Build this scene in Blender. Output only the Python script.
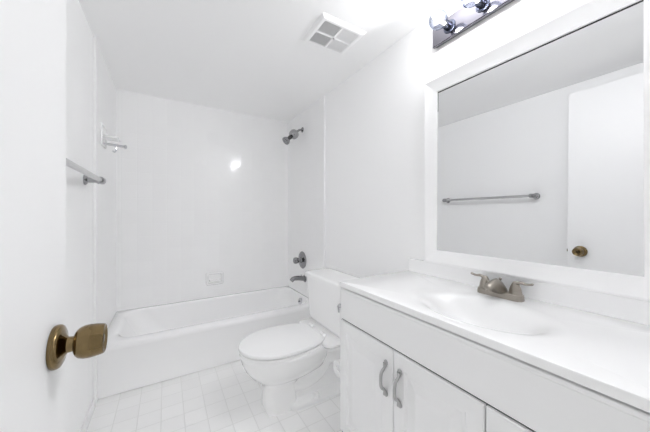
import bpy, bmesh, math
from mathutils import Vector, Matrix
PI = math.pi
sc = bpy.context.scene
C = sc.collection
for o in list(bpy.data.objects):
    bpy.data.objects.remove(o)

# ------------------------------------------------------------ camera, world, exposure
F = 263.0
H = 1.10
yaw = math.atan2(159.0, F)
cam = bpy.data.cameras.new('camera')
cam.sensor_width = 36.0
cam.sensor_fit = 'HORIZONTAL'
cam.lens = 36.0 * F / 650.0
cam.shift_y = -1.0 / 650.0
cam.clip_start = 0.01
camo = bpy.data.objects.new('camera', cam)
C.objects.link(camo)
camo.location = (0, 0, H)
camo.rotation_euler = (PI / 2, 0, -yaw)
sc.camera = camo

w = bpy.data.worlds.new('world')
sc.world = w
w.use_nodes = True
w.node_tree.nodes['Background'].inputs[0].default_value = (1.0, 0.995, 0.985, 1)
w.node_tree.nodes['Background'].inputs[1].default_value = 0.32

sc.view_settings.view_transform = 'Standard'
sc.view_settings.look = 'None'
sc.view_settings.gamma = 1.0
sc.view_settings.exposure = 1.0
sc.view_settings.use_curve_mapping = False
BULB_W = 0.28
BULB_FRONT_W = 2.4

try:
    sc.cycles.max_bounces = 32
    sc.cycles.diffuse_bounces = 28
    sc.cycles.glossy_bounces = 8
    sc.cycles.transparent_max_bounces = 12
    sc.cycles.caustics_reflective = False
    sc.cycles.use_denoising = True
except Exception:
    pass

# ------------------------------------------------------------ materials
def mat(name, col, rough=0.5, metal=0.0, bump=0.0, bscale=60, spec=0.5, coat=0.0, vary=0.0):
    m = bpy.data.materials.new(name)
    m.use_nodes = True
    nt = m.node_tree
    b = nt.nodes['Principled BSDF']
    b.inputs['Base Color'].default_value = (*col, 1)
    b.inputs['Roughness'].default_value = rough
    b.inputs['Metallic'].default_value = metal
    b.inputs['Specular IOR Level'].default_value = spec
    if coat:
        b.inputs['Coat Weight'].default_value = coat
        b.inputs['Coat Roughness'].default_value = 0.08
    if bump or vary:
        tc = nt.nodes.new('ShaderNodeTexCoord')
        no = nt.nodes.new('ShaderNodeTexNoise')
        no.inputs['Scale'].default_value = bscale
        no.inputs['Detail'].default_value = 4
        nt.links.new(tc.outputs['Object'], no.inputs['Vector'])
        if bump:
            bp = nt.nodes.new('ShaderNodeBump')
            bp.inputs['Strength'].default_value = bump
            bp.inputs['Distance'].default_value = 0.002
            nt.links.new(no.outputs['Fac'], bp.inputs['Height'])
            nt.links.new(bp.outputs['Normal'], b.inputs['Normal'])
        if vary:
            mx = nt.nodes.new('ShaderNodeMix')
            mx.data_type = 'RGBA'
            mx.inputs['A'].default_value = (*[c * (1 - vary) for c in col], 1)
            mx.inputs['B'].default_value = (*[min(1, c * (1 + vary)) for c in col], 1)
            nt.links.new(no.outputs['Fac'], mx.inputs['Factor'])
            nt.links.new(mx.outputs['Result'], b.inputs['Base Color'])
    return m


def tile_mat(name, axes, offs, col, grout, pitch=0.108, gw=0.0022, rough=0.12, tone=0.006, tilt=0.006, bumpk=0.6, grough=0.7):
    m = bpy.data.materials.new(name)
    m.use_nodes = True
    nt = m.node_tree
    N = nt.nodes.new
    L = nt.links.new
    b = nt.nodes['Principled BSDF']
    g = N('ShaderNodeNewGeometry')
    sx = N('ShaderNodeSeparateXYZ')
    L(g.outputs['Position'], sx.inputs[0])
    ds, ids = [], []
    for a, o in zip(axes, offs):
        s = N('ShaderNodeMath'); s.operation = 'SUBTRACT'; s.inputs[1].default_value = o
        L(sx.outputs[a], s.inputs[0])
        d = N('ShaderNodeMath'); d.operation = 'DIVIDE'; d.inputs[1].default_value = pitch
        L(s.outputs[0], d.inputs[0])
        fl = N('ShaderNodeMath'); fl.operation = 'FLOOR'
        L(d.outputs[0], fl.inputs[0]); ids.append(fl)
        p = N('ShaderNodeMath'); p.operation = 'PINGPONG'; p.inputs[1].default_value = 0.5
        L(d.outputs[0], p.inputs[0])
        ds.append(p)
    mn = N('ShaderNodeMath'); mn.operation = 'MINIMUM'
    L(ds[0].outputs[0], mn.inputs[0]); L(ds[1].outputs[0], mn.inputs[1])
    mr = N('ShaderNodeMapRange')
    mr.interpolation_type = 'SMOOTHSTEP'
    mr.inputs['From Min'].default_value = gw / pitch * 0.5
    mr.inputs['From Max'].default_value = gw / pitch * 1.1
    L(mn.outputs[0], mr.inputs['Value'])
    cb = N('ShaderNodeCombineXYZ')
    L(ids[0].outputs[0], cb.inputs[0]); L(ids[1].outputs[0], cb.inputs[1])
    wn = N('ShaderNodeTexWhiteNoise'); wn.noise_dimensions = '2D'
    L(cb.outputs[0], wn.inputs['Vector'])
    tm = N('ShaderNodeMix'); tm.data_type = 'RGBA'
    tm.inputs['A'].default_value = (*[c * (1 - tone) for c in col], 1)
    tm.inputs['B'].default_value = (*[min(1, c * (1 + tone)) for c in col], 1)
    L(wn.outputs['Value'], tm.inputs['Factor'])
    cm = N('ShaderNodeMix'); cm.data_type = 'RGBA'
    cm.inputs['A'].default_value = (*grout, 1)
    L(tm.outputs['Result'], cm.inputs['B'])
    L(mr.outputs['Result'], cm.inputs['Factor'])
    L(cm.outputs['Result'], b.inputs['Base Color'])
    rr = N('ShaderNodeMapRange')
    rr.inputs['To Min'].default_value = grough
    rr.inputs['To Max'].default_value = rough
    L(mr.outputs['Result'], rr.inputs['Value'])
    L(rr.outputs['Result'], b.inputs['Roughness'])
    bp = N('ShaderNodeBump')
    bp.inputs['Strength'].default_value = bumpk
    bp.inputs['Distance'].default_value = 0.001
    L(mr.outputs['Result'], bp.inputs['Height'])
    # hand-set tiles lean a hair, so reflections break at each joint
    ts = N('ShaderNodeVectorMath'); ts.operation = 'SUBTRACT'; ts.inputs[1].default_value = (0.5, 0.5, 0.5)
    L(wn.outputs['Color'], ts.inputs[0])
    tk = N('ShaderNodeVectorMath'); tk.operation = 'SCALE'; tk.inputs['Scale'].default_value = tilt
    L(ts.outputs[0], tk.inputs[0])
    ta = N('ShaderNodeVectorMath'); ta.operation = 'ADD'
    L(bp.outputs['Normal'], ta.inputs[0]); L(tk.outputs[0], ta.inputs[1])
    L(ta.outputs[0], b.inputs['Normal'])
    return m


WHITE = (0.86, 0.86, 0.86)
M = {}
M['wall'] = mat('wall_paint', (0.95, 0.95, 0.95), 0.45, bump=0.12, bscale=180, spec=0.35)
M['ceiling'] = mat('ceiling_paint', (0.94, 0.94, 0.94), 0.9, bump=0.2, bscale=150, spec=0.2)
M['door'] = mat('door_paint', (0.94, 0.94, 0.942), 0.38, bump=0.05, bscale=90, spec=0.4)
M['trim'] = mat('trim_paint', (0.92, 0.92, 0.92), 0.35)
M['tile_back'] = tile_mat('tile_back', (0, 2), (0.548, 1.568), (0.95, 0.95, 0.95), (0.90, 0.90, 0.90))
M['tile_side_shade'] = tile_mat('tile_side_shade', (1, 2), (2.717, 1.568), (0.895, 0.895, 0.895), (0.88, 0.88, 0.88), tilt=0.0, bumpk=0.0, rough=0.3, grough=0.3)  # greyer than the back tiles: weaker light on the sides put into the colour
M['tile_floor'] = tile_mat('tile_floor', (0, 1), (0.301, 1.65), (0.93, 0.93, 0.925), (0.76, 0.76, 0.75), gw=0.003, rough=0.22, tone=0.018, tilt=0.002)
M['porcelain'] = mat('porcelain', (0.94, 0.94, 0.94), 0.10, coat=0.5)
M['tub_enamel'] = mat('tub_enamel', (0.95, 0.95, 0.95), 0.14, coat=0.4)
M['seat_plastic'] = mat('seat_plastic', (0.94, 0.94, 0.94), 0.22)
M['marble'] = mat('cultured_marble', (0.95, 0.95, 0.95), 0.20, coat=0.2)
M['cabinet'] = mat('cabinet_paint', (0.91, 0.91, 0.912), 0.32, bump=0.04, bscale=70)
M['gap_shade'] = mat('cabinet_gap_shade', (0.18, 0.18, 0.18), 0.8)  # shade between the cabinet doors put into the colour
M['chrome'] = mat('chrome', (0.62, 0.62, 0.64), 0.10, 1.0)
M['chrome_dark'] = mat('aged_chrome', (0.30, 0.30, 0.31), 0.16, 1.0)
M['plate'] = mat('mirror_chrome_plate', (0.20, 0.195, 0.22), 0.12, 1.0)
M['socket'] = mat('lamp_socket', (0.10, 0.11, 0.15), 0.22, 0.9)
M['nickel'] = mat('brushed_nickel', (0.36, 0.33, 0.29), 0.30, 1.0, bump=0.08, bscale=220)
M['pull'] = mat('satin_nickel_pull', (0.50, 0.50, 0.50), 0.32, 1.0)
M['chrome_mid'] = mat('chrome_bracket', (0.42, 0.42, 0.43), 0.14, 1.0)
M['bar_chrome'] = mat('satin_chrome_bar', (0.62, 0.62, 0.62), 0.22, 1.0)
M['brass'] = mat('antique_brass', (0.22, 0.158, 0.078), 0.13, 1.0, bump=0.05, bscale=45, vary=0.4)
M['brass_dark'] = mat('dark_antique_brass', (0.10, 0.075, 0.045), 0.35, 1.0)  # darker brass tone for the lock button
M['mirror'] = mat('mirror_silver', (0.86, 0.865, 0.87), 0.0, 1.0)
M['mirror_edge_shade'] = mat('mirror_edge_shade', (0.03, 0.03, 0.03), 0.4, 0.5)
M['frame'] = mat('mirror_frame_paint', (0.94, 0.94, 0.94), 0.28)
M['vent'] = mat('vent_plastic', (0.92, 0.92, 0.92), 0.5)
M['vent_dark'] = mat('vent_cavity_shade', (0.05, 0.05, 0.05), 0.8)  # near-black backing, shade behind the slats put into the colour
M['vent_grey'] = mat('vent_lamp_panel', (0.42, 0.42, 0.42), 0.6)
M['caulk'] = mat('black_rubber', (0.04, 0.04, 0.04), 0.5)
M['paper'] = mat('tissue_paper', (0.88, 0.88, 0.88), 0.95, bump=0.3, bscale=120)
M['card'] = mat('cardboard_core', (0.55, 0.48, 0.38), 0.9)

# clear bulb glass: thin shell, mostly passes light; edge shading painted in
def glass_mat(name, tint, amount, rim_shade=(0.9, 0.9, 0.9)):
    m = bpy.data.materials.new(name)
    m.use_nodes = True
    nt = m.node_tree
    nt.nodes.clear()
    out = nt.nodes.new('ShaderNodeOutputMaterial')
    mx = nt.nodes.new('ShaderNodeMixShader')
    tr = nt.nodes.new('ShaderNodeBsdfTransparent')
    tr.inputs[0].default_value = (*tint, 1)
    gl = nt.nodes.new('ShaderNodeBsdfGlossy')
    gl.inputs['Roughness'].default_value = 0.03
    gl.inputs['Color'].default_value = (0.85, 0.9, 1.0, 1)
    lw = nt.nodes.new('ShaderNodeLayerWeight')
    lw.inputs['Blend'].default_value = amount
    lt = nt.nodes.new('ShaderNodeLayerWeight')
    lt.inputs['Blend'].default_value = 0.55
    nt.links.new(lw.outputs['Facing'], mx.inputs[0])
    tm = nt.nodes.new('ShaderNodeMix')
    tm.data_type = 'RGBA'
    tm.inputs['A'].default_value = (*tint, 1)
    tm.inputs['B'].default_value = (*rim_shade, 1)
    nt.links.new(lt.outputs['Facing'], tm.inputs['Factor'])
    nt.links.new(tm.outputs['Result'], tr.inputs[0])
    nt.links.new(tr.outputs[0], mx.inputs[1])
    nt.links.new(gl.outputs[0], mx.inputs[2])
    nt.links.new(mx.outputs[0], out.inputs[0])
    return m
M['bulb_glass'] = glass_mat('clear_bulb_glass', (0.96, 0.97, 1.0), 0.20, (0.10, 0.13, 0.22))
M['acrylic'] = glass_mat('clear_acrylic', (0.93, 0.93, 0.93), 0.35)

def emit_mat(name, col, s):
    m = bpy.data.materials.new(name)
    m.use_nodes = True
    b = m.node_tree.nodes['Principled BSDF']
    b.inputs['Emission Color'].default_value = (*col, 1)
    b.inputs['Emission Strength'].default_value = s
    return m
M['filament'] = emit_mat('glowing_filament', (1.0, 0.98, 0.94), 60)

# ------------------------------------------------------------ mesh helpers (all in world metres)
def thing(name, label, cat, loc=(0, 0, 0), group=None, kind=None):
    o = bpy.data.objects.new(name, None)
    o.empty_display_size = 0.05
    o.location = loc
    C.objects.link(o)
    o['label'] = label
    o['category'] = cat
    if group:
        o['group'] = group
    if kind:
        o['kind'] = kind
    return o

def origin(o):
    v = Vector((0, 0, 0))
    while o:
        v += o.location
        o = o.parent
    return v

def obj(name, bm, m, parent=None, smooth=True, angle=35, bevel=0.0, seg=2, subsurf=0, label=None):
    bmesh.ops.recalc_face_normals(bm, faces=bm.faces)
    if parent:
        off = origin(parent)
        bmesh.ops.translate(bm, verts=bm.verts, vec=-off)
    me = bpy.data.meshes.new(name)
    bm.to_mesh(me)
    bm.free()
    me.materials.append(M[m] if isinstance(m, str) else m)
    o = bpy.data.objects.new(name, me)
    C.objects.link(o)
    if parent:
        o.parent = parent
    if smooth:
        for p in me.polygons:
            p.use_smooth = True
    if bevel:
        md = o.modifiers.new('bevel', 'BEVEL')
        md.width = bevel
        md.segments = seg
        md.limit_method = 'ANGLE'
        md.angle_limit = math.radians(35)
    if subsurf:
        md = o.modifiers.new('subsurf', 'SUBSURF')
        md.levels = subsurf
        md.render_levels = subsurf
    if smooth and not subsurf:
        me.set_sharp_from_angle(angle=math.radians(angle))
    if label:
        o['label'] = label
    return o

def struct(name, bm, m, parent=None, **k):
    o = obj(name, bm, m, parent, **k)
    if not parent:
        o['kind'] = 'structure'
    return o

def box(bm, x0, x1, y0, y1, z0, z1):
    r = bmesh.ops.create_cube(bm, size=1.0)
    for v in r['verts']:
        v.co = Vector(((x0 + x1) / 2 + v.co.x * (x1 - x0), (y0 + y1) / 2 + v.co.y * (y1 - y0), (z0 + z1) / 2 + v.co.z * (z1 - z0)))
    return r['verts']

def nb():
    return bmesh.new()

def bx(*a):
    bm = nb()
    box(bm, *a)
    return bm

def loft(bm, rings, cap0=True, cap1=True, closed=True):
    rows = [[bm.verts.new(p) for p in r] for r in rings]
    n = len(rows[0])
    for a, b in zip(rows, rows[1:]):
        for i in range(n if closed else n - 1):
            j = (i + 1) % n
            try:
                bm.faces.new((a[i], a[j], b[j], b[i]))
            except ValueError:
                pass
    if cap0:
        bm.faces.new(rows[0])
    if cap1:
        bm.faces.new(rows[-1])
    return rows

def frame_of(d):
    d = Vector(d).normalized()
    up = Vector((0, 0, 1)) if abs(d.z) < 0.9 else Vector((0, 1, 0))
    a = d.cross(up).normalized()
    b = a.cross(d).normalized()
    return a, b, d

def lathe(bm, prof, base, axis, n=32, cap0=True, cap1=True):
    """prof: list of (distance along the axis, radius)"""
    a, b, d = frame_of(axis)
    base = Vector(base)
    rings = []
    for t, r in prof:
        r = max(r, 1e-4)
        rings.append([base + d * t + a * (r * math.cos(2 * PI * i / n)) + b * (r * math.sin(2 * PI * i / n)) for i in range(n)])
    loft(bm, rings, cap0, cap1)

def tube(bm, pts, rad, n=12, flat=None):
    """a swept tube through pts; rad number or list; flat=(ka,kb) scales the section"""
    pts = [Vector(p) for p in pts]
    rs = rad if isinstance(rad, (list, tuple)) else [rad] * len(pts)
    ka, kb = flat or (1, 1)
    rings = []
    prev = None
    for i, p in enumerate(pts):
        d = (pts[min(i + 1, len(pts) - 1)] - pts[max(i - 1, 0)]).normalized()
        if prev is None:
            a, b, _ = frame_of(d)
        else:
            a = (prev - d * prev.dot(d)).normalized()
            b = a.cross(d).normalized()
        prev = a
        rings.append([p + a * (ka * rs[i] * math.cos(2 * PI * k / n)) + b * (kb * rs[i] * math.sin(2 * PI * k / n)) for k in range(n)])
    loft(bm, rings)

def smooth_pts(pts, k=6):
    """Catmull-Rom through pts (tuples of any length)"""
    P = [Vector(p) for p in pts]
    P = [P[0] * 2 - P[1]] + P + [P[-1] * 2 - P[-2]]
    out = []
    for i in range(1, len(P) - 2):
        for s in range(k):
            t = s / k
            out.append(0.5 * ((2 * P[i]) + (P[i + 1] - P[i - 1]) * t + (2 * P[i - 1] - 5 * P[i] + 4 * P[i + 1] - P[i + 2]) * t * t + (-P[i - 1] + 3 * P[i] - 3 * P[i + 1] + P[i + 2]) * t ** 3))
    out.append(P[-2])
    return out

def rrect(x0, x1, y0, y1, r, z, k=8):
    r = min(r, (x1 - x0) / 2 - 1e-4, (y1 - y0) / 2 - 1e-4)
    out = []
    for cx, cy, a0 in ((x1 - r, y1 - r, 0), (x0 + r, y1 - r, 90), (x0 + r, y0 + r, 180), (x1 - r, y0 + r, 270)):
        for i in range(k + 1):
            a = math.radians(a0 + 90 * i / k)
            out.append(Vector((cx + r * math.cos(a), cy + r * math.sin(a), z)))
    return out

# ------------------------------------------------------------ the room
XR, XL = 1.17, -0.357          # right (vanity) wall, left wall
YB, YF = 2.727, -0.06          # back wall, wall with the doorway
ZC = 2.125
TXR, TXL, TYB = 1.160, -0.347, 2.717   # faces of the tile round the tub

struct('floor', bx(XL - 0.1, XR + 0.1, YF - 0.12, YB + 0.1, -0.1, 0.0), 'tile_floor', smooth=False)
struct('ceiling', bx(XL - 0.1, XR + 0.1, YF - 0.12, YB + 0.1, ZC, ZC + 0.1), 'ceiling', smooth=False)
struct('wall_left', bx(XL - 0.1, XL, YF - 0.12, YB + 0.1, 0, ZC), 'wall', smooth=False)
struct('wall_right', bx(XR, XR + 0.1, YF - 0.12, YB + 0.1, 0, ZC), 'wall', smooth=False)
struct('wall_back', bx(XL, XR, YB, YB + 0.1, 0, ZC), 'wall', smooth=False)
bm = nb()
box(bm, XL, -0.215, YF - 0.12, YF, 0, ZC)
box(bm, 0.60, XR, YF - 0.12, YF, 0, ZC)
box(bm, -0.215, 0.60, YF - 0.12, YF, 2.04, ZC)
struct('wall_front', bm, 'wall', smooth=False)
struct('wall_tile_left', bx(XL, TXL, 1.98, YB, 0, ZC), 'tile_side_shade', bevel=0.003)
struct('wall_tile_right', bx(TXR, XR, 1.94, YB, 0, ZC), 'tile_side_shade', bevel=0.003)
struct('wall_tile_back', bx(TXL, TXR, TYB, YB, 0, ZC), 'tile_back', smooth=False)
for n_, a in (('baseboard_left', (XL, XL + 0.009, YF, 1.967, 0, 0.055)), ('baseboard_right', (XR - 0.009, XR, 1.012, 1.925, 0, 0.055))):
    struct(n_, bx(*a), 'trim', bevel=0.003)
struct('edge_highlight_right', bx(TXR - 0.006, XR, 1.926, 1.940, 0, ZC), 'trim', bevel=0.003)  # added strip, draws the bright line of the lit tile edge
struct('edge_highlight_left', bx(XL, TXL + 0.005, 1.968, 1.980, 0, ZC), 'trim', bevel=0.003)  # same bright edge line added on the left tiles
# door casing round the opening
bm = nb()
box(bm, -0.265, -0.211, YF, YF + 0.014, 0, 2.09)
box(bm, 0.597, 0.651, YF, YF + 0.014, 0, 2.09)
box(bm, -0.211, 0.597, YF, YF + 0.014, 2.036, 2.09)
struct('trim_1', bm, 'trim', bevel=0.003)

# ------------------------------------------------------------ the open door
XD = -0.171
door = thing('door_1', 'white flush door standing open in the left foreground', 'door', (XD - 0.018, -0.03, 0), kind='structure')
obj('door_panel', bx(XD - 0.036, XD, -0.035, 0.719, 0.012, 1.992), 'door', door, bevel=0.002)
KY, KZ = 0.650, 0.8645
knob = nb()
def knob_mesh(bm, s):
    x = XD if s > 0 else XD - 0.036
    lathe(bm, [(0, 0.0365), (0.002, 0.0378), (0.007, 0.0378), (0.010, 0.0360), (0.0125, 0.0310), (0.014, 0.0240), (0.0165, 0.0170), (0.019, 0.0140)], (x, KY, KZ), (s, 0, 0), 48)
knob_mesh(knob, 1)
rose = obj('door_knob', knob, 'brass', door, label='antique brass door knob with round rose')
bm = nb()
lathe(bm, [(0.016, 0.0140), (0.028, 0.0130), (0.0285, 0.0185), (0.0310, 0.0235), (0.0350, 0.0270), (0.0420, 0.0293), (0.0500, 0.0298), (0.0600, 0.0288), (0.0680, 0.0272), (0.0705, 0.0262), (0.0712, 0.0250), (0.0705, 0.0235), (0.0640, 0.0130), (0.0630, 0.0040)], (XD, KY, KZ), (1, 0, 0), 48)
obj('knob', bm, 'brass', rose)
bm = nb()
lathe(bm, [(0.0620, 0.0085), (0.0690, 0.0080), (0.0700, 0.0060)], (XD, KY, KZ), (1, 0, 0), 24)
obj('lock_button', bm, 'brass_dark', rose)
bm = nb()
knob_mesh(bm, -1)
lathe(bm, [(0.011, 0.0135), (0.021, 0.0125), (0.0255, 0.0215), (0.036, 0.0262), (0.052, 0.0250), (0.0645, 0.0190), (0.0600, 0.0100)], (XD - 0.036, KY, KZ), (-1, 0, 0), 32)
obj('door_knob', bm, 'brass', door)
bm = nb()
box(bm, XD - 0.031, XD - 0.005, 0.717, 0.7205, KZ - 0.028, KZ + 0.028)
box(bm, XD - 0.025, XD - 0.011, 0.719, 0.727, KZ - 0.009, KZ + 0.009)
obj('latch', bm, 'brass', door, bevel=0.001)
for z in (0.25, 1.75):
    bm = nb()
    lathe(bm, [(0, 0.006), (0.09, 0.006)], (XD + 0.004, -0.040, z), (0, 0, 1), 12)
    obj('hinge', bm, 'brass', door)

# ------------------------------------------------------------ bathtub
tub = thing('bathtub', 'white alcove bathtub with a plain apron against the back wall', 'bathtub', (0.41, 2.36, 0))
x0, x1, y0, y1 = TXL - 0.0015, TXR + 0.0015, 2.02, TYB + 0.0015
bm = nb()
rings = []
def R(dx0, dx1, dy0, dy1, r, z):
    rings.append(rrect(x0 + dx0, x1 - dx1, y0 + dy0, y1 - dy1, r, z, 10))
R(0, 0, 0.030, 0, 0.004, 0.0)
R(0, 0, 0.030, 0, 0.004, 0.007)
R(0, 0, 0.010, 0, 0.004, 0.008)
R(0, 0, 0.010, 0, 0.004, 0.265)
R(0, 0, 0.002, 0, 0.004, 0.277)
R(0, 0, 0.0, 0, 0.005, 0.300)
R(0, 0, 0.003, 0.0, 0.006, 0.309)
R(0.002, 0.002, 0.010, 0.002, 0.010, 0.314)
inner = [(0.055, 0.022, 0.070, 0.032, 0.12, 0.3150), (0.066, 0.028, 0.081, 0.039, 0.125, 0.3115), (0.078, 0.034, 0.089, 0.045, 0.13, 0.300),
         (0.105, 0.045, 0.098, 0.053, 0.14, 0.25), (0.160, 0.062, 0.110, 0.066, 0.15, 0.16), (0.220, 0.085, 0.125, 0.082, 0.16, 0.095), (0.30, 0.140, 0.165, 0.120, 0.15, 0.058), (0.38, 0.20, 0.22, 0.18, 0.12, 0.054)]
for k in range(len(inner) - 1):
    p0, p1, p2, p3 = inner[max(k - 1, 0)], inner[k], inner[k + 1], inner[min(k + 2, len(inner) - 1)]
    for q in range(4):
        t = q / 4
        R(*[0.5 * (2 * b_ + (c_ - a_) * t + (2 * a_ - 5 * b_ + 4 * c_ - d_) * t * t + (-a_ + 3 * b_ - 3 * c_ + d_) * t ** 3) for a_, b_, c_, d_ in zip(p0, p1, p2, p3)])
R(*inner[-1])
loft(bm, rings)
obj('tub_shell', bm, 'tub_enamel', tub, angle=75)
bm = nb()
ax = Vector((-1, 0, 0.12))
lathe(bm, [(-0.004, 0.033), (0.006, 0.034), (0.010, 0.030), (0.012, 0.012)], (x1 - 0.044, 2.31, 0.262), ax, 32)
ov = obj('overflow_plate', bm, 'chrome', tub, label='chrome overflow plate')
bm = nb()
lathe(bm, [(0.010, 0.008), (0.022, 0.007), (0.025, 0.004)], (x1 - 0.044, 2.31, 0.262), ax, 16)
obj('screw', bm, 'chrome_dark', ov)
bm = nb()
lathe(bm, [(-0.002, 0.030), (0.003, 0.030), (0.004, 0.020), (0.001, 0.018)], (x1 - 0.24, 2.36, 0.055), (0, 0, 1), 24)
obj('drain', bm, 'chrome', tub)

# ------------------------------------------------------------ shower and tub fittings on the right tile wall
sh = thing('overhead_shower', 'dark chrome shower head with filter ball high on the alcove wall', 'shower head', (TXR, 2.35, 1.952))
WY = 2.35
bm = nb()
lathe(bm, [(0, 0.026), (0.004, 0.026), (0.010, 0.018), (0.014, 0.011)], (TXR, WY, 1.945), (-1, 0, 0), 32)
obj('wall_flange', bm, 'chrome_dark', sh)
bm = nb()
tube(bm, smooth_pts([(TXR, WY, 1.945), (1.130, WY, 1.940), (1.105, WY, 1.923), (1.075, WY, 1.897)], 5), 0.0105, 14)
obj('shower_arm', bm, 'chrome_dark', sh)
d = Vector((-0.115, 0, -0.105)).normalized()
c = Vector((1.066, WY, 1.886))
bm = nb()
lathe(bm, [(-0.038, 0.014), (-0.036, 0.030), (-0.026, 0.041), (-0.010, 0.046), (0.010, 0.046), (0.026, 0.041), (0.036, 0.030), (0.040, 0.016)], c, d, 32)
obj('filter_ball', bm, 'chrome_mid', sh)
bm = nb()
lathe(bm, [(0.036, 0.015), (0.046, 0.019), (0.062, 0.019), (0.070, 0.014)], c, d, 24)
obj('swivel_joint', bm, 'caulk', sh, label='black swivel joint')
bm = nb()
lathe(bm, [(0.066, 0.013), (0.076, 0.020), (0.092, 0.032), (0.106, 0.0385), (0.118, 0.040), (0.123, 0.037), (0.119, 0.031), (0.117, 0.010)], c, d, 36)
hd = obj('spray_head', bm, 'chrome_dark', sh)
bm = nb()
a_, b_, _ = frame_of(d)
for rr_, n_ in ((0.010, 6), (0.019, 10), (0.027, 14)):
    for i in range(n_):
        p = c + d * 0.1165 + a_ * (rr_ * math.cos(2 * PI * i / n_)) + b_ * (rr_ * math.sin(2 * PI * i / n_))
        lathe(bm, [(0, 0.0022), (0.0045, 0.0014)], p, d, 6)
obj('spray_nozzles', bm, 'chrome', hd)

sv = thing('shower_valve', 'round chrome shower valve with lever knob above the tub spout', 'shower valve', (TXR, WY, 0.654))
bm = nb()
lathe(bm, [(0, 0.084), (0.003, 0.085), (0.008, 0.080), (0.013, 0.060), (0.016, 0.036), (0.018, 0.030)], (TXR, WY, 0.654), (-1, 0, 0), 48)
obj('escutcheon', bm, 'chrome_dark', sv)
bm = nb()
lathe(bm, [(0.014, 0.030), (0.030, 0.027), (0.036, 0.020), (0.046, 0.018), (0.052, 0.026), (0.066, 0.031), (0.082, 0.031), (0.092, 0.026), (0.095, 0.018)], (TXR, WY, 0.654), (-1, 0, 0), 32)
kh = obj('valve_handle', bm, 'chrome_dark', sv)
bm = nb()
tube(bm, [(TXR - 0.07, WY - 0.02, 0.66), (TXR - 0.07, WY - 0.045, 0.668), (TXR - 0.072, WY - 0.058, 0.670)], [0.008, 0.007, 0.006], 10)
obj('lever', bm, 'chrome_dark', kh)

sp = thing('tub_spout', 'dark chrome tub spout low on the alcove wall over the tub', 'tub spout', (TXR, 2.295, 0.50))
bm = nb()
P = smooth_pts([(TXR, 2.295, 0.482), (1.125, 2.295, 0.487), (1.075, 2.295, 0.495), (1.035, 2.295, 0.493), (1.014, 2.295, 0.474)], 6)
n_ = len(P)
tube(bm, P, [0.024 - 0.004 * (i / (n_ - 1)) for i in range(n_)], 20)
so = obj('spout', bm, 'chrome_dark', sp)
bm = nb()
lathe(bm, [(0, 0.036), (0.006, 0.036), (0.010, 0.031)], (TXR, 2.295, 0.482), (-1, 0, 0), 32)
obj('flange', bm, 'chrome_dark', sp)
bm = nb()
lathe(bm, [(-0.004, 0.005), (0.010, 0.005), (0.012, 0.009), (0.018, 0.008)], (1.118, 2.295, 0.506), (0, 0, 1), 16)
obj('diverter_knob', bm, 'chrome', sp)

# soap dish on the back wall
sd = thing('soap_dish', 'white ceramic soap dish set in the back wall tiles above the tub', 'soap dish', (0.40, TYB, 0.49))
bm = nb()
rings = []
def RR(dx, dz, y, r):
    ring = rrect(0.322 + dx, 0.478 - dx, 0.432 + dz, 0.552 - dz, r, 0, 6)
    rings.append([Vector((p.x, TYB - y, p.y)) for p in ring])
RR(0, 0, 0.0, 0.012); RR(0, 0, 0.012, 0.012); RR(0.004, 0.004, 0.019, 0.014); RR(0.014, 0.014, 0.021, 0.014)
RR(0.019, 0.019, 0.016, 0.012); RR(0.022, 0.022, 0.003, 0.010)
loft(bm, rings)
obj('dish_frame', bm, 'porcelain', sd)
bm = nb()
rings = []
for zz, dx, yy in ((0.462, 0.034, 0.038), (0.468, 0.028, 0.050), (0.478, 0.026, 0.056), (0.484, 0.028, 0.054), (0.480, 0.034, 0.047), (0.474, 0.040, 0.036)):
    rings.append([Vector((p.x, TYB - p.y, zz)) for p in rrect(0.322 + dx, 0.478 - dx, 0.002, yy, 0.012, 0, 5)])
loft(bm, rings)
obj('soap_tray', bm, 'porcelain', sd)

# small bracket high on the left tile wall
sb = thing('shower_shelf', 'small white shelf with chrome rod high on left alcove tiles', 'shelf', (TXL, 2.15, 1.57))
obj('wall_plate', bx(TXL, TXL + 0.012, 2.09, 2.23, 1.535, 1.665), 'porcelain', sb, bevel=0.005)
bm = nb()
box(bm, TXL + 0.010, TXL + 0.085, 2.10, 2.22, 1.588, 1.596)
obj('shelf_board', bm, 'porcelain', sb, bevel=0.003)
bm = nb()
tube(bm, [(TXL + 0.010, 2.15, 1.553), (TXL + 0.118, 2.15, 1.545)], 0.008, 14)
rod = obj('rod', bm, 'chrome', sb)
bm = nb()
lathe(bm, [(0, 0.008), (0.004, 0.013), (0.012, 0.013), (0.016, 0.007)], (TXL + 0.112, 2.15, 1.545), (1, 0, -0.07), 18)
obj('end_cap', bm, 'chrome', rod)
bm = nb()
tube(bm, smooth_pts([(TXL + 0.07, 2.15, 1.548), (TXL + 0.072, 2.15, 1.520), (TXL + 0.064, 2.15, 1.505), (TXL + 0.054, 2.15, 1.512)], 4), 0.004, 8)
obj('hook', bm, 'chrome', rod)

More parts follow.
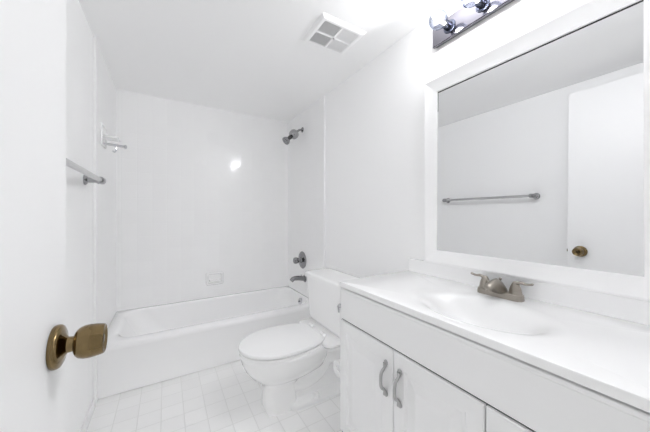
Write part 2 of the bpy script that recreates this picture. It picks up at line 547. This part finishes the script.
# ------------------------------------------------------------ towel bar
tb = thing('towel_bar', 'chrome towel bar on the left wall behind the open door', 'towel bar', (XL, 1.39, 1.265))
BX, BZ = -0.290, 1.280
bm = nb()
tube(bm, [(BX, 0.975, BZ), (BX, 1.785, BZ)], 0.0115, 18)
obj('bar', bm, 'bar_chrome', tb)
for y in (0.975, 1.785):
    bm = nb()
    lathe(bm, [(0, 0.026), (0.004, 0.027), (0.010, 0.022), (0.014, 0.014), (0.044, 0.0125), (0.052, 0.017), (0.056, 0.019)], (XL, y, BZ), (1, 0, 0), 28)
    ps = obj('post', bm, 'chrome_mid', tb)
    bm = nb()
    s = 1 if y > 1.3 else -1
    lathe(bm, [(-0.026, 0.014), (-0.022, 0.0185), (-0.004, 0.0185), (0.000, 0.0150), (0.004, 0.0185), (0.014, 0.0185), (0.019, 0.012), (0.026, 0.006)], (BX, y, BZ), (0, s, 0), 24)
    obj('end_cap', bm, 'chrome_mid', ps)

# ------------------------------------------------------------ toilet
TY = 1.455
to = thing('toilet', 'white two-piece toilet with closed lid between bathtub and vanity', 'toilet', (0.70, TY, 0))
def egg(xf, xb, hw, z, n=48, pf=2.0, pb=2.6, wide=0.55):
    """closed outline; front (low x) tip xf, back xb, widest at a share of the length"""
    xm = xf + (xb - xf) * wide
    out = []
    for i in range(n):
        a = 2 * PI * i / n
        ca, sa = math.cos(a), math.sin(a)
        p = pb if ca > 0 else pf
        L_ = (xb - xm) if ca > 0 else (xm - xf)
        out.append(Vector((xm + L_ * math.copysign(abs(ca) ** (2 / p), ca), TY + hw * math.copysign(abs(sa) ** (2 / p), sa), z)))
    return out
bm = nb()
secs = [(0.474, 0.660, 0.090, 0.000, 3.4, 3.4, .5), (0.474, 0.660, 0.090, 0.030, 3.4, 3.4, .5), (0.476, 0.655, 0.082, 0.080, 3.2, 3.2, .5),
        (0.472, 0.660, 0.082, 0.130, 3.0, 3.0, .48), (0.464, 0.690, 0.088, 0.158, 2.8, 2.8, .46), (0.438, 0.780, 0.108, 0.176, 2.4, 2.6, .45), (0.402, 0.850, 0.138, 0.205, 2.2, 2.5, .45), (0.372, 0.870, 0.160, 0.245, 2.1, 2.4, .44),
        (0.354, 0.880, 0.173, 0.285, 2.0, 2.3, .46), (0.347, 0.880, 0.177, 0.315, 2.0, 2.3, .48), (0.342, 0.870, 0.180, 0.330, 2.0, 2.3, .50), (0.348, 0.860, 0.175, 0.338, 2.0, 2.3, .50)]
rings = [rrect(xa, xb, TY - hw, TY + hw, rr_, z, 8) for z, xa, xb, hw, rr_ in ((0.0, 0.60, 1.02, 0.116, 0.04), (0.018, 0.60, 1.02, 0.116, 0.04), (0.026, 0.606, 1.014, 0.108, 0.04), (0.040, 0.615, 1.005, 0.070, 0.04), (0.10, 0.62, 1.00, 0.060, 0.04), (0.22, 0.64, 0.99, 0.064, 0.04), (0.30, 0.66, 0.99, 0.09, 0.04))]
loft(bm, rings)
P = smooth_pts([(0.60, TY, 0.13), (0.70, TY, 0.10), (0.80, TY, 0.13), (0.87, TY, 0.20), (0.93, TY, 0.20), (0.97, TY, 0.12), (0.975, TY, 0.03)], 5)
tube(bm, P, 0.072, 24)
loft(bm, [egg(a, b, c_, z, 56, p, q, wd) for a, b, c_, z, p, q, wd in secs])
# shelf that carries the tank
rings = []
for z, xa, xb, hw, r in ((0.20, 0.80, 1.00, 0.080, 0.06), (0.26, 0.79, 1.03, 0.100, 0.06), (0.305, 0.785, 1.055, 0.135, 0.06), (0.332, 0.782, 1.062, 0.178, 0.05), (0.348, 0.78, 1.066, 0.208, 0.030), (0.360, 0.785, 1.066, 0.214, 0.025), (0.364, 0.79, 1.066, 0.211, 0.025)):
    rings.append(rrect(xa, xb, TY - hw, TY + hw, r, z, 8))
loft(bm, rings)
obj('bowl', bm, 'porcelain', to, angle=60)
def slab(outline, z0, z1, r):
    """a rounded-edge slab from egg arguments"""
    xf, xb, hw = outline
    rs = []
    for k in range(5):
        a = PI / 2 * k / 4
        i = r * (1 - math.sin(a)); z = z0 + r * (1 - math.cos(a))
        rs.append((i, z))
    for k in range(5):
        a = PI / 2 * k / 4
        i = r * (1 - math.cos(a)); z = z1 - r * (1 - math.sin(a))
        rs.append((i, z))
    return rs
def lid_outline(xf, xb, hw, hwb, inset, z, n=40):
    """front half ellipse, tapering back to a straight hinge edge"""
    pts = []
    xm = xf + (xb - xf) * 0.50
    xf, hw, xb_, hwb = xf + inset, hw - inset, xb - inset, hwb - inset
    side = []
    m = 14
    for i in range(m + 1):              # widest point to the back corner (+y)
        t = i / m
        x = xm + (xb_ - xm) * t
        wv = hw + (hwb - hw) * (t ** 2.2)
        side.append((x, wv))
    front = []
    for i in range(1, n // 2):
        a = PI / 2 * i / (n // 2)
        front.append((xm - (xm - xf) * math.sin(a), hw * math.cos(a)))
    up = [(x, wv) for x, wv in reversed(side)] + front + [(xf, 0)]
    c0 = [(xb_ , hwb - 0.012), (xb_ - 0.003, hwb - 0.003)]
    up = c0 + up[1:]
    pts = [Vector((x, TY + y, z)) for x, y in up] + [Vector((x, TY - y, z)) for x, y in reversed(up[:-1])]
    return pts
def lid_mesh(dims, z0, z1, r):
    bm = nb()
    loft(bm, [lid_outline(*dims, i, z) for i, z in slab((dims[0], dims[1], dims[2]), z0, z1, r)])
    return bm
obj('seat', lid_mesh((0.343, 0.800, 0.178, 0.124), 0.337, 0.3505, 0.003), 'seat_plastic', to, angle=60)
lid_bm = lid_mesh((0.338, 0.806, 0.182, 0.124), 0.3570, 0.3760, 0.006)
obj('lid', lid_bm, 'seat_plastic', to, angle=60)
for s in (-1, 1):
    bm = nb()
    lathe(bm, [(-0.022, 0.009), (-0.020, 0.011), (0.020, 0.011), (0.022, 0.009)], (0.820, TY + s * 0.075, 0.374), (0, 1, 0), 16)
    obj('hinge', bm, 'seat_plastic', to)
    bm = nb()
    lathe(bm, [(0.015, 0.017), (0.032, 0.0165), (0.043, 0.012), (0.047, 0.005)], (0.76, TY + s * 0.100, 0.010), (0, 0, 1), 20)
    obj('bolt_cap', bm, 'seat_plastic', to)
bm = nb()
rings = []
for z, xa, xb, hw, r in ((0.366, 0.885, 1.05, 0.195, 0.03), (0.376, 0.872, 1.055, 0.206, 0.035), (0.40, 0.866, 1.058, 0.212, 0.035), (0.56, 0.858, 1.060, 0.228, 0.035), (0.665, 0.855, 1.060, 0.236, 0.035)):
    rings.append(rrect(xa, xb, TY - hw, TY + hw, r, z, 8))
loft(bm, rings)
tk = obj('tank', bm, 'porcelain', to, angle=60)
bm = nb()
rings = []
for z, i, r in ((0.666, 0.004, 0.036), (0.668, 0.0, 0.04), (0.688, 0.0, 0.04), (0.696, 0.003, 0.04), (0.700, 0.010, 0.038), (0.701, 0.03, 0.03)):
    rings.append(rrect(0.843 + i, 1.070 - i, TY - 0.250 + i, TY + 0.250 - i, r, z, 8))
loft(bm, rings)
obj('tank_lid', bm, 'porcelain', to, angle=60)
bm = nb()
lathe(bm, [(0, 0.012), (0.006, 0.012), (0.010, 0.008), (0.016, 0.007)], (0.858, TY - 0.205, 0.578), (-1, 0, 0), 18)
tube(bm, [(0.845, TY - 0.205, 0.578), (0.842, TY - 0.210, 0.565), (0.843, TY - 0.214, 0.545)], [0.007, 0.006, 0.006], 10)
obj('flush_lever', bm, 'chrome', to, label='small chrome flush lever')

# ------------------------------------------------------------ vanity cabinet
VY0, VY1 = 0.0, 1.010
XF = 0.699                      # face of the cabinet
va = thing('vanity_cabinet', 'white bathroom vanity cabinet with raised-panel doors under the mirror', 'cabinet', (0.93, 0.5, 0))
bm = nb()
box(bm, XF + 0.018, XR - 0.001, VY1 - 0.016, VY1, 0.0, 0.764)      # end panel by the toilet
box(bm, XF + 0.018, XR - 0.001, VY0, VY0 + 0.016, 0.0, 0.764)
box(bm, XR - 0.012, XR - 0.001, VY0 + 0.016, VY1 - 0.016, 0.0, 0.764)
box(bm, XF + 0.018, XR - 0.012, VY0 + 0.016, VY1 - 0.016, 0.09, 0.106)
obj('carcass', bm, 'cabinet', va, bevel=0.001)
obj('toe_kick', bx(XF + 0.065, XF + 0.077, VY0 + 0.016, VY1 - 0.016, 0.0, 0.09), 'cabinet', va)
# face frame behind the doors, coloured dark to paint the shade in the gaps
bm = nb()
box(bm, XF + 0.004, XF + 0.018, VY0, VY1, 0.545, 0.6165)
box(bm, XF + 0.004, XF + 0.018, VY0, VY1, 0.09, 0.125)
for y in (VY0, 0.345, 0.660, VY1 - 0.035):
    box(bm, XF + 0.004, XF + 0.018, y, y + 0.035, 0.125, 0.545)
obj('face_frame', bm, 'gap_shade', va)
obj('apron_panel', bx(XF, XF + 0.018, VY0, VY1 + 0.003, 0.6205, 0.7640), 'cabinet', va, bevel=0.002)
bm = nb()
box(bm, XF - 0.005, XF + 0.004, VY0, VY1 + 0.004, 0.7490, 0.7635)
obj('top_moulding', bm, 'cabinet', va, bevel=0.004, seg=3)

def raised_door(ya, yb, za, zb):
    x_face = XF - 0.006
    bm = nb()
    t = 0.018
    def rect(i, x):
        return [Vector((x, ya + i, za + i)), Vector((x, yb - i, za + i)), Vector((x, yb - i, zb - i)), Vector((x, ya + i, zb - i))]
    rings = [rect(0, x_face + t), rect(0, x_face + 0.003), rect(0.003, x_face), rect(0.048, x_face), rect(0.054, x_face + 0.008),
             rect(0.062, x_face + 0.0085), rect(0.092, x_face + 0.001), rect(0.096, x_face + 0.0005)]
    loft(bm, rings)
    return bm
ZD0, ZD1 = 0.105, 0.615
seams = [(0.679, VY1 + 0.002), (0.364, 0.675), (0.004, 0.360)]
def pull_mesh(y, z0, z1):
    bm = nb()
    x = XF - 0.006
    P = smooth_pts([(x - 0.004, y, z1 - 0.006), (x - 0.010, y, z1 - 0.022), (x - 0.024, y, z1 - 0.036), (x - 0.027, y, (z0 + z1) / 2), (x - 0.024, y, z0 + 0.036), (x - 0.010, y, z0 + 0.022), (x - 0.004, y, z0 + 0.006)], 5)
    n = len(P)
    rr = []
    for i in range(n):
        t = abs(i / (n - 1) - 0.5) * 2
        rr.append(0.0062 + 0.0035 * (t ** 6) - 0.0012 * math.exp(-((t - 0.72) / 0.12) ** 2))
    tube(bm, P, rr, 12, flat=(1.0, 0.9))
    for z in (z0, z1):
        lathe(bm, [(0, 0.0095), (0.003, 0.0095), (0.0055, 0.0060)], (x, y, z + (0.004 if z == z0 else -0.004)), (-1, 0, 0), 20)
    return bm
for k, (ya, yb) in enumerate(seams):
    dr = obj('door', raised_door(ya, yb, ZD0, ZD1), 'cabinet', va, smooth=False)
    yh = (0.7115, 0.6440, 0.330)[k]
    obj('handle', pull_mesh(yh, 0.439, 0.562), 'pull', dr, label='curved satin nickel pull')

# ------------------------------------------------------------ countertop with the moulded basin
ZT, XC = 0.792, 0.690
ct = thing('vanity_countertop', 'white cultured marble countertop with moulded oval sink and backsplash', 'countertop', (0.93, 0.5, 0.765))
CY0, CY1 = -0.004, 1.012
CX1 = XR - 0.001
ex, ey, ea, eb = 0.882, 0.492, 0.142, 0.212
bm = nb()
rad = 0.002
def hit(a, i=0.0):
    """where the ray at angle a leaves the top rectangle, inset i"""
    dx, dy = math.cos(a), math.sin(a)
    t = 1e9
    if dx > 1e-9: t = min(t, (CX1 - i - ex) / dx)
    if dx < -1e-9: t = min(t, (XC + i - ex) / dx)
    if dy > 1e-9: t = min(t, (CY1 - i - ey) / dy)
    if dy < -1e-9: t = min(t, (CY0 + i - ey) / dy)
    return ex + dx * t, ey + dy * t
base_angles = [2 * PI * i / 120 for i in range(120)]
for qx in (CX1, XC):
    for qy in (CY0, CY1):
        base_angles.append(math.atan2(qy - ey, qx - ex) % (2 * PI))
base_angles = sorted(set(round(a, 6) for a in base_angles))
rings = []
def rect_ring(i, z):
    rings.append([Vector((*[(hit(a)[k] - (ex, ey)[k]) * 1 + (ex, ey)[k] for k in (0, 1)], z)) for a in base_angles])
    if i:
        for v in rings[-1]:
            v.x = min(max(v.x, XC + i), CX1 - i)
            v.y = min(max(v.y, CY0 + i), CY1 - i)
rect_ring(0.0, ZT - 0.022)
rect_ring(0.0, ZT - rad)
rect_ring(rad * 0.3, ZT - rad * 0.3)
rect_ring(rad, ZT)
def ell(s, z, dx=0.0):
    out = []
    for a in base_angles:
        # the angle in the ellipse's own parameter keeps the rings radial
        u, v = math.cos(a) / ea, math.sin(a) / eb
        r = 1 / math.hypot(u, v)
        out.append(Vector((ex + dx + r * s * math.cos(a), ey + r * s * math.sin(a), z)))
    rings.append(out)
for s, z in ((1.14, 0.0), (1.08, -0.0007), (1.02, -0.0028), (0.96, -0.0065), (0.90, -0.0120), (0.83, -0.021), (0.75, -0.034), (0.65, -0.052), (0.53, -0.070), (0.38, -0.085), (0.22, -0.092), (0.11, -0.094)):
    ell(s, ZT + z, 0.02 * (1 - s) if s < 1 else 0)
loft(bm, rings, cap0=False)
obj('counter_slab', bm, 'marble', ct, angle=50)
obj('counter_lip', bx(XF + 0.007, XF + 0.018, CY0 + 0.002, CY1 - 0.003, 0.7642, ZT - 0.0215), 'marble', ct)
obj('backsplash', bx(XR - 0.020, CX1, CY0, CY1, ZT - 0.002, 0.860), 'marble', ct, bevel=0.004, seg=3)
bm = nb()
lathe(bm, [(0, 0.021), (0.003, 0.022), (0.004, 0.016), (0.001, 0.014)], (ex + 0.018, ey, ZT - 0.0945), (0, 0, 1), 24)
obj('sink_drain', bm, 'nickel', ct)

# ------------------------------------------------------------ faucet
FX, FY = 1.087, 0.513
fa = thing('faucet', 'brushed nickel two-handle faucet behind the oval sink', 'faucet', (FX, FY, ZT))
bm = nb()
rings = []
for z, i in ((0, 0), (0.014, 0.0), (0.020, 0.002), (0.023, 0.007)):
    rings.append(rrect(FX - 0.027 + i, FX + 0.027 - i, FY - 0.079 + i, FY + 0.079 - i, 0.024, ZT + z, 8))
loft(bm, rings)
obj('base_plate', bm, 'nickel', fa)
for s in (-1, 1):
    bm = nb()
    yc = FY + s * 0.053
    lathe(bm, [(0.020, 0.0215), (0.024, 0.0215), (0.026, 0.0200), (0.036, 0.0190), (0.046, 0.0165), (0.055, 0.0130), (0.062, 0.0095), (0.066, 0.0060), (0.067, 0.002)], (FX, yc, ZT), (0, 0, 1), 32)
    P = smooth_pts([(FX, yc, ZT + 0.056), (FX - 0.001, yc + s * 0.016, ZT + 0.065), (FX - 0.002, yc + s * 0.032, ZT + 0.063), (FX - 0.002, yc + s * 0.046, ZT + 0.065), (FX - 0.002, yc + s * 0.055, ZT + 0.068)], 5)
    n_ = len(P)
    tube(bm, P, [0.0085 - 0.0030 * min(1, i / (n_ - 1) * 2) + (-0.002 if i == n_ - 1 else 0) for i in range(n_)], 14, flat=(1.25, 0.75))
    obj('handle', bm, 'nickel', fa, angle=55)
# spout: broad wedge rising from the base and running out over the basin
bm = nb()
rings = []
def sec(x, zb, zt, hwb, hwt, n=20):
    out = []
    for i in range(n):
        a = 2 * PI * i / n
        ca, sa = math.cos(a), math.sin(a)
        t = (sa + 1) / 2
        hw = hwb + (hwt - hwb) * t
        out.append(Vector((x, FY + hw * math.copysign(abs(ca) ** 0.8, ca), zb + (zt - zb) * t)))
    return out
for a in ((FX + 0.024, 0.012, 0.026, 0.020, 0.014), (FX + 0.012, 0.010, 0.046, 0.032, 0.012), (FX - 0.004, 0.010, 0.062, 0.038, 0.012), (FX - 0.022, 0.012, 0.070, 0.036, 0.012),
          (FX - 0.040, 0.020, 0.069, 0.028, 0.013), (FX - 0.058, 0.032, 0.063, 0.019, 0.017), (FX - 0.074, 0.036, 0.058, 0.016, 0.016), (FX - 0.086, 0.036, 0.052, 0.014, 0.013), (FX - 0.091, 0.038, 0.047, 0.009, 0.008)):
    rings.append(sec(a[0], ZT + a[1], ZT + a[2], a[3], a[4]))
loft(bm, rings)
so = obj('spout', bm, 'nickel', fa, angle=60)
bm = nb()
lathe(bm, [(0, 0.0095), (0.008, 0.0100), (0.010, 0.008)], (FX - 0.078, FY, ZT + 0.030), (0, 0, 1), 20)
obj('aerator', bm, 'nickel', so)
bm = nb()
lathe(bm, [(0.015, 0.0025), (0.056, 0.0025), (0.058, 0.005), (0.064, 0.0055), (0.067, 0.003)], (FX + 0.018, FY + 0.006, ZT), (0, 0, 1), 16)
obj('lift_rod', bm, 'nickel', fa)

# ------------------------------------------------------------ mirror
mi = thing('mirror', 'large wall mirror in a wide white frame above the backsplash', 'mirror', (XR, 0.5, 0.862))
my0, my1, mz0, mz1 = 0.105, 0.898, 0.8615, 1.778
fw = 0.066
prof = [(0.0, 0.000), (0.0, 0.030), (0.003, 0.034), (0.009, 0.035), (0.056, 0.0165), (0.060, 0.0160), (0.0655, 0.013), (0.066, 0.006)]
bm = nb()
rings = []
for i, x in prof:
    rings.append([Vector((XR - x, my0 + i, mz0 + i)), Vector((XR - x, my1 - i, mz0 + i)), Vector((XR - x, my1 - i, mz1 - i)), Vector((XR - x, my0 + i, mz1 - i))])
loft(bm, rings, False, False)
obj('frame', bm, 'frame', mi, angle=25)
bm = nb()
vs = [bm.verts.new(p) for p in ((XR - 0.0085, my0 + fw - 0.002, mz0 + fw - 0.002), (XR - 0.0085, my1 - fw + 0.002, mz0 + fw - 0.002), (XR - 0.0085, my1 - fw + 0.002, mz1 - fw + 0.002), (XR - 0.0085, my0 + fw - 0.002, mz1 - fw + 0.002))]
box(bm, XR - 0.0085, XR - 0.002, my0 + fw - 0.002, my1 - fw + 0.002, mz0 + fw - 0.002, mz1 - fw + 0.002)
for v in bm.verts:               # the glass leans back a touch at the top
    if v.co.z < 1.3 and abs(v.co.x - XR + 0.0085) < 1e-5:
        v.co.x -= 0.0055
bmesh.ops.delete(bm, geom=vs, context='VERTS')
obj('mirror_glass', bm, 'mirror', mi, smooth=False)
bm = nb()
i0, i1, xx = fw - 0.0015, fw + 0.0026, XR - 0.0092
for (ya, yb, za, zb) in ((my0 + i0, my1 - i0, mz1 - i1 - 0.0015, mz1 - i0), (my0 + i0, my1 - i0, mz0 + i0, mz0 + i0 + 0.0008), (my1 - i1, my1 - i0, mz0 + i0, mz1 - i0), (my0 + i0, my0 + i0 + 0.0008, mz0 + i0, mz1 - i0)):
    box(bm, xx, XR - 0.008, ya, yb, za, zb)
obj('glass_edge_shade', bm, 'mirror_edge_shade', mi, smooth=False)  # dark strips paint the shadow line between glass and frame

# ------------------------------------------------------------ vanity light bar
vl = thing('vanity_light', 'chrome bar light with clear globe bulbs above the mirror', 'light fixture', (XR, 0.53, 1.99))
LZ = 1.988
ly0, ly1 = 0.215, 0.850
bm = nb()
rings = []
for i, x in ((0.006, 0.0), (0.006, 0.012), (0.0, 0.014), (0.0, 0.024), (0.004, 0.027)):
    rings.append([Vector((XR - x, ly0 + i, LZ - 0.052 + i)), Vector((XR - x, ly1 - i, LZ - 0.052 + i)), Vector((XR - x, ly1 - i, LZ + 0.052 - i)), Vector((XR - x, ly0 + i, LZ + 0.052 - i))])
loft(bm, rings, False, True)
obj('back_plate', bm, 'plate', vl, smooth=False)
def bulb_set(y, first):
    x = XR - 0.027
    bm = nb()
    lathe(bm, [(0, 0.030), (0.003, 0.029), (0.005, 0.020), (0.030, 0.0185), (0.034, 0.0185), (0.034, 0.0150), (0.030, 0.0145)], (x, y, LZ), (-1, 0, 0), 28)
    so = obj('socket', bm, 'socket', vl)
    bm = nb()
    lathe(bm, [(0.028, 0.0135), (0.040, 0.0135), (0.042, 0.012)], (x, y, LZ), (-1, 0, 0), 20)
    obj('bulb_cap', bm, 'nickel', so)
    bm = nb()
    prof = [(0.040, 0.0128), (0.046, 0.0150)]
    cx_, R_ = 0.084, 0.040
    for k in range(4, 21):
        a = PI * k / 20
        tt = cx_ - R_ * math.cos(a)
        prof.append((tt, R_ * math.sin(a)))
    lathe(bm, prof, (x, y, LZ), (-1, 0, 0), 36, cap0=False, cap1=True)
    obj('bulb', bm, 'bulb_glass', vl, label='clear globe bulb')
    bm = nb()
    lathe(bm, [(0.040, 0.0045), (0.062, 0.0040), (0.066, 0.0065), (0.069, 0.002)], (x, y, LZ), (-1, 0, 0), 12)
    c0 = bmesh.ops.create_uvsphere(bm, u_segments=16, v_segments=10, radius=0.0085)
    bmesh.ops.translate(bm, verts=c0['verts'], vec=(x - 0.080, y, LZ))
    obj('filament', bm, 'filament', vl)
    li = bpy.data.lights.new('bulb_glow', 'POINT')
    li.energy = BULB_W
    li.shadow_soft_size = 0.022
    li.color = (1.0, 0.992, 0.98)
    lo = bpy.data.objects.new('bulb_glow', li)
    C.objects.link(lo)
    lo.parent = vl
    lo.location = Vector((x - 0.084, y, LZ)) - vl.location
    # added spot: sends most of the bulb's light forward, off the wall
    lf = bpy.data.lights.new('bulb_added_spot', 'SPOT')
    lf.energy = BULB_FRONT_W
    lf.spot_size = math.radians(176)
    lf.spot_blend = 0.35
    lf.shadow_soft_size = 0.022
    lf.color = (1.0, 0.992, 0.98)
    lg = bpy.data.objects.new('bulb_added_spot', lf)
    C.objects.link(lg)
    lg.parent = vl
    lg.location = Vector((x - 0.084, y, LZ)) - vl.location
    lg.rotation_euler = (0, PI / 2, 0)
for k in range(4):
    bulb_set(0.757 - 0.152 * k, k == 0)

# ------------------------------------------------------------ exhaust fan grille on the ceiling
ve = thing('exhaust_vent', 'square white exhaust fan grille on the ceiling', 'vent', (0.811, 1.24, ZC))
vx0, vx1, vy0, vy1 = 0.680, 0.962, 1.142, 1.386
bm = nb()
rings = []
for i, z in ((0.0, 0.0), (0.001, 0.004), (0.012, 0.0125), (0.018, 0.0140), (0.030, 0.0135), (0.030, 0.008)):
    rings.append([Vector((vx0 + i, vy0 + i, ZC - z)), Vector((vx1 - i, vy0 + i, ZC - z)), Vector((vx1 - i, vy1 - i, ZC - z)), Vector((vx0 + i, vy1 - i, ZC - z))])
loft(bm, rings, False, False)
xm, ym = (vx0 + vx1) / 2, (vy0 + vy1) / 2
box(bm, xm - 0.006, xm + 0.006, vy0 + 0.028, vy1 - 0.028, ZC - 0.0142, ZC - 0.007)
box(bm, vx0 + 0.028, vx1 - 0.028, ym - 0.006, ym + 0.006, ZC - 0.0140, ZC - 0.007)
obj('frame', bm, 'vent', ve, smooth=False)
for ix, (xa, xb) in enumerate(((vx0 + 0.030, xm - 0.006), (xm + 0.006, vx1 - 0.030))):
    for (ya, yb) in ((vy0 + 0.030, ym - 0.006), (ym + 0.006, vy1 - 0.030)):
        bm = nb()
        hw_ = 0.0005 if ix == 0 else 0.0012
        n_ = 13
        for k in range(1, n_):
            x = xa + (xb - xa) * k / n_
            box(bm, x - hw_, x + hw_, ya, yb, ZC - 0.0130, ZC - 0.0105)
        n_ = 10
        for k in range(1, n_):
            y = ya + (yb - ya) * k / n_
            box(bm, xa, xb, y - hw_, y + hw_, ZC - 0.0127, ZC - 0.0108)
        g = obj('grille', bm, 'vent', ve, smooth=False)
        obj('grille_backing', bx(xa, xb, ya, yb, ZC - 0.0075, ZC - 0.003), 'vent_dark' if ix == 0 else 'vent_grey', g, smooth=False)
bm = nb()
lathe(bm, [(0, 0.005), (0.003, 0.0045)], (xm, ym, ZC - 0.0142), (0, 0, -1), 14)
obj('screw', bm, 'chrome_dark', ve)

# ------------------------------------------------------------ paper roll on the side of the vanity
tp = thing('toilet_paper_holder', 'white paper holder with two brackets fixed to the vanity end', 'toilet paper holder', (0.77, 1.01, 0.345))
tr_ = thing('toilet_paper_roll', 'white toilet paper roll hanging beside the vanity, facing the toilet', 'toilet paper', (0.77, 1.072, 0.345))
PX0, PX1, PYC, PZ = 0.717, 0.819, 1.072, 0.345
bm = nb()
a_ = [(0, 0.018), (0, 0.035), (0.003, 0.038), (PX1 - PX0 - 0.003, 0.038), (PX1 - PX0, 0.035), (PX1 - PX0, 0.018)]
rings = []
n_ = 40
A, B, D = frame_of((1, 0, 0))
for t, r in a_ + [a_[0]]:
    rings.append([Vector((PX0 + t, PYC, PZ)) + A * (r * math.cos(2 * PI * i / n_)) + B * (r * math.sin(2 * PI * i / n_)) for i in range(n_)])
loft(bm, rings, False, False)
obj('paper', bm, 'paper', tr_)
bm = nb()
tube(bm, [(PX0 - 0.010, PYC, PZ), (PX1 + 0.010, PYC, PZ)], 0.0165, 20)
rl = obj('roller', bm, 'trim', tp)
for x in (PX0 - 0.010, PX1 + 0.010):
    bm = nb()
    box(bm, x - 0.004, x + 0.004, VY1, PYC + 0.006, PZ - 0.009, PZ + 0.009)
    obj('bracket', bm, 'trim', tp, bevel=0.003)
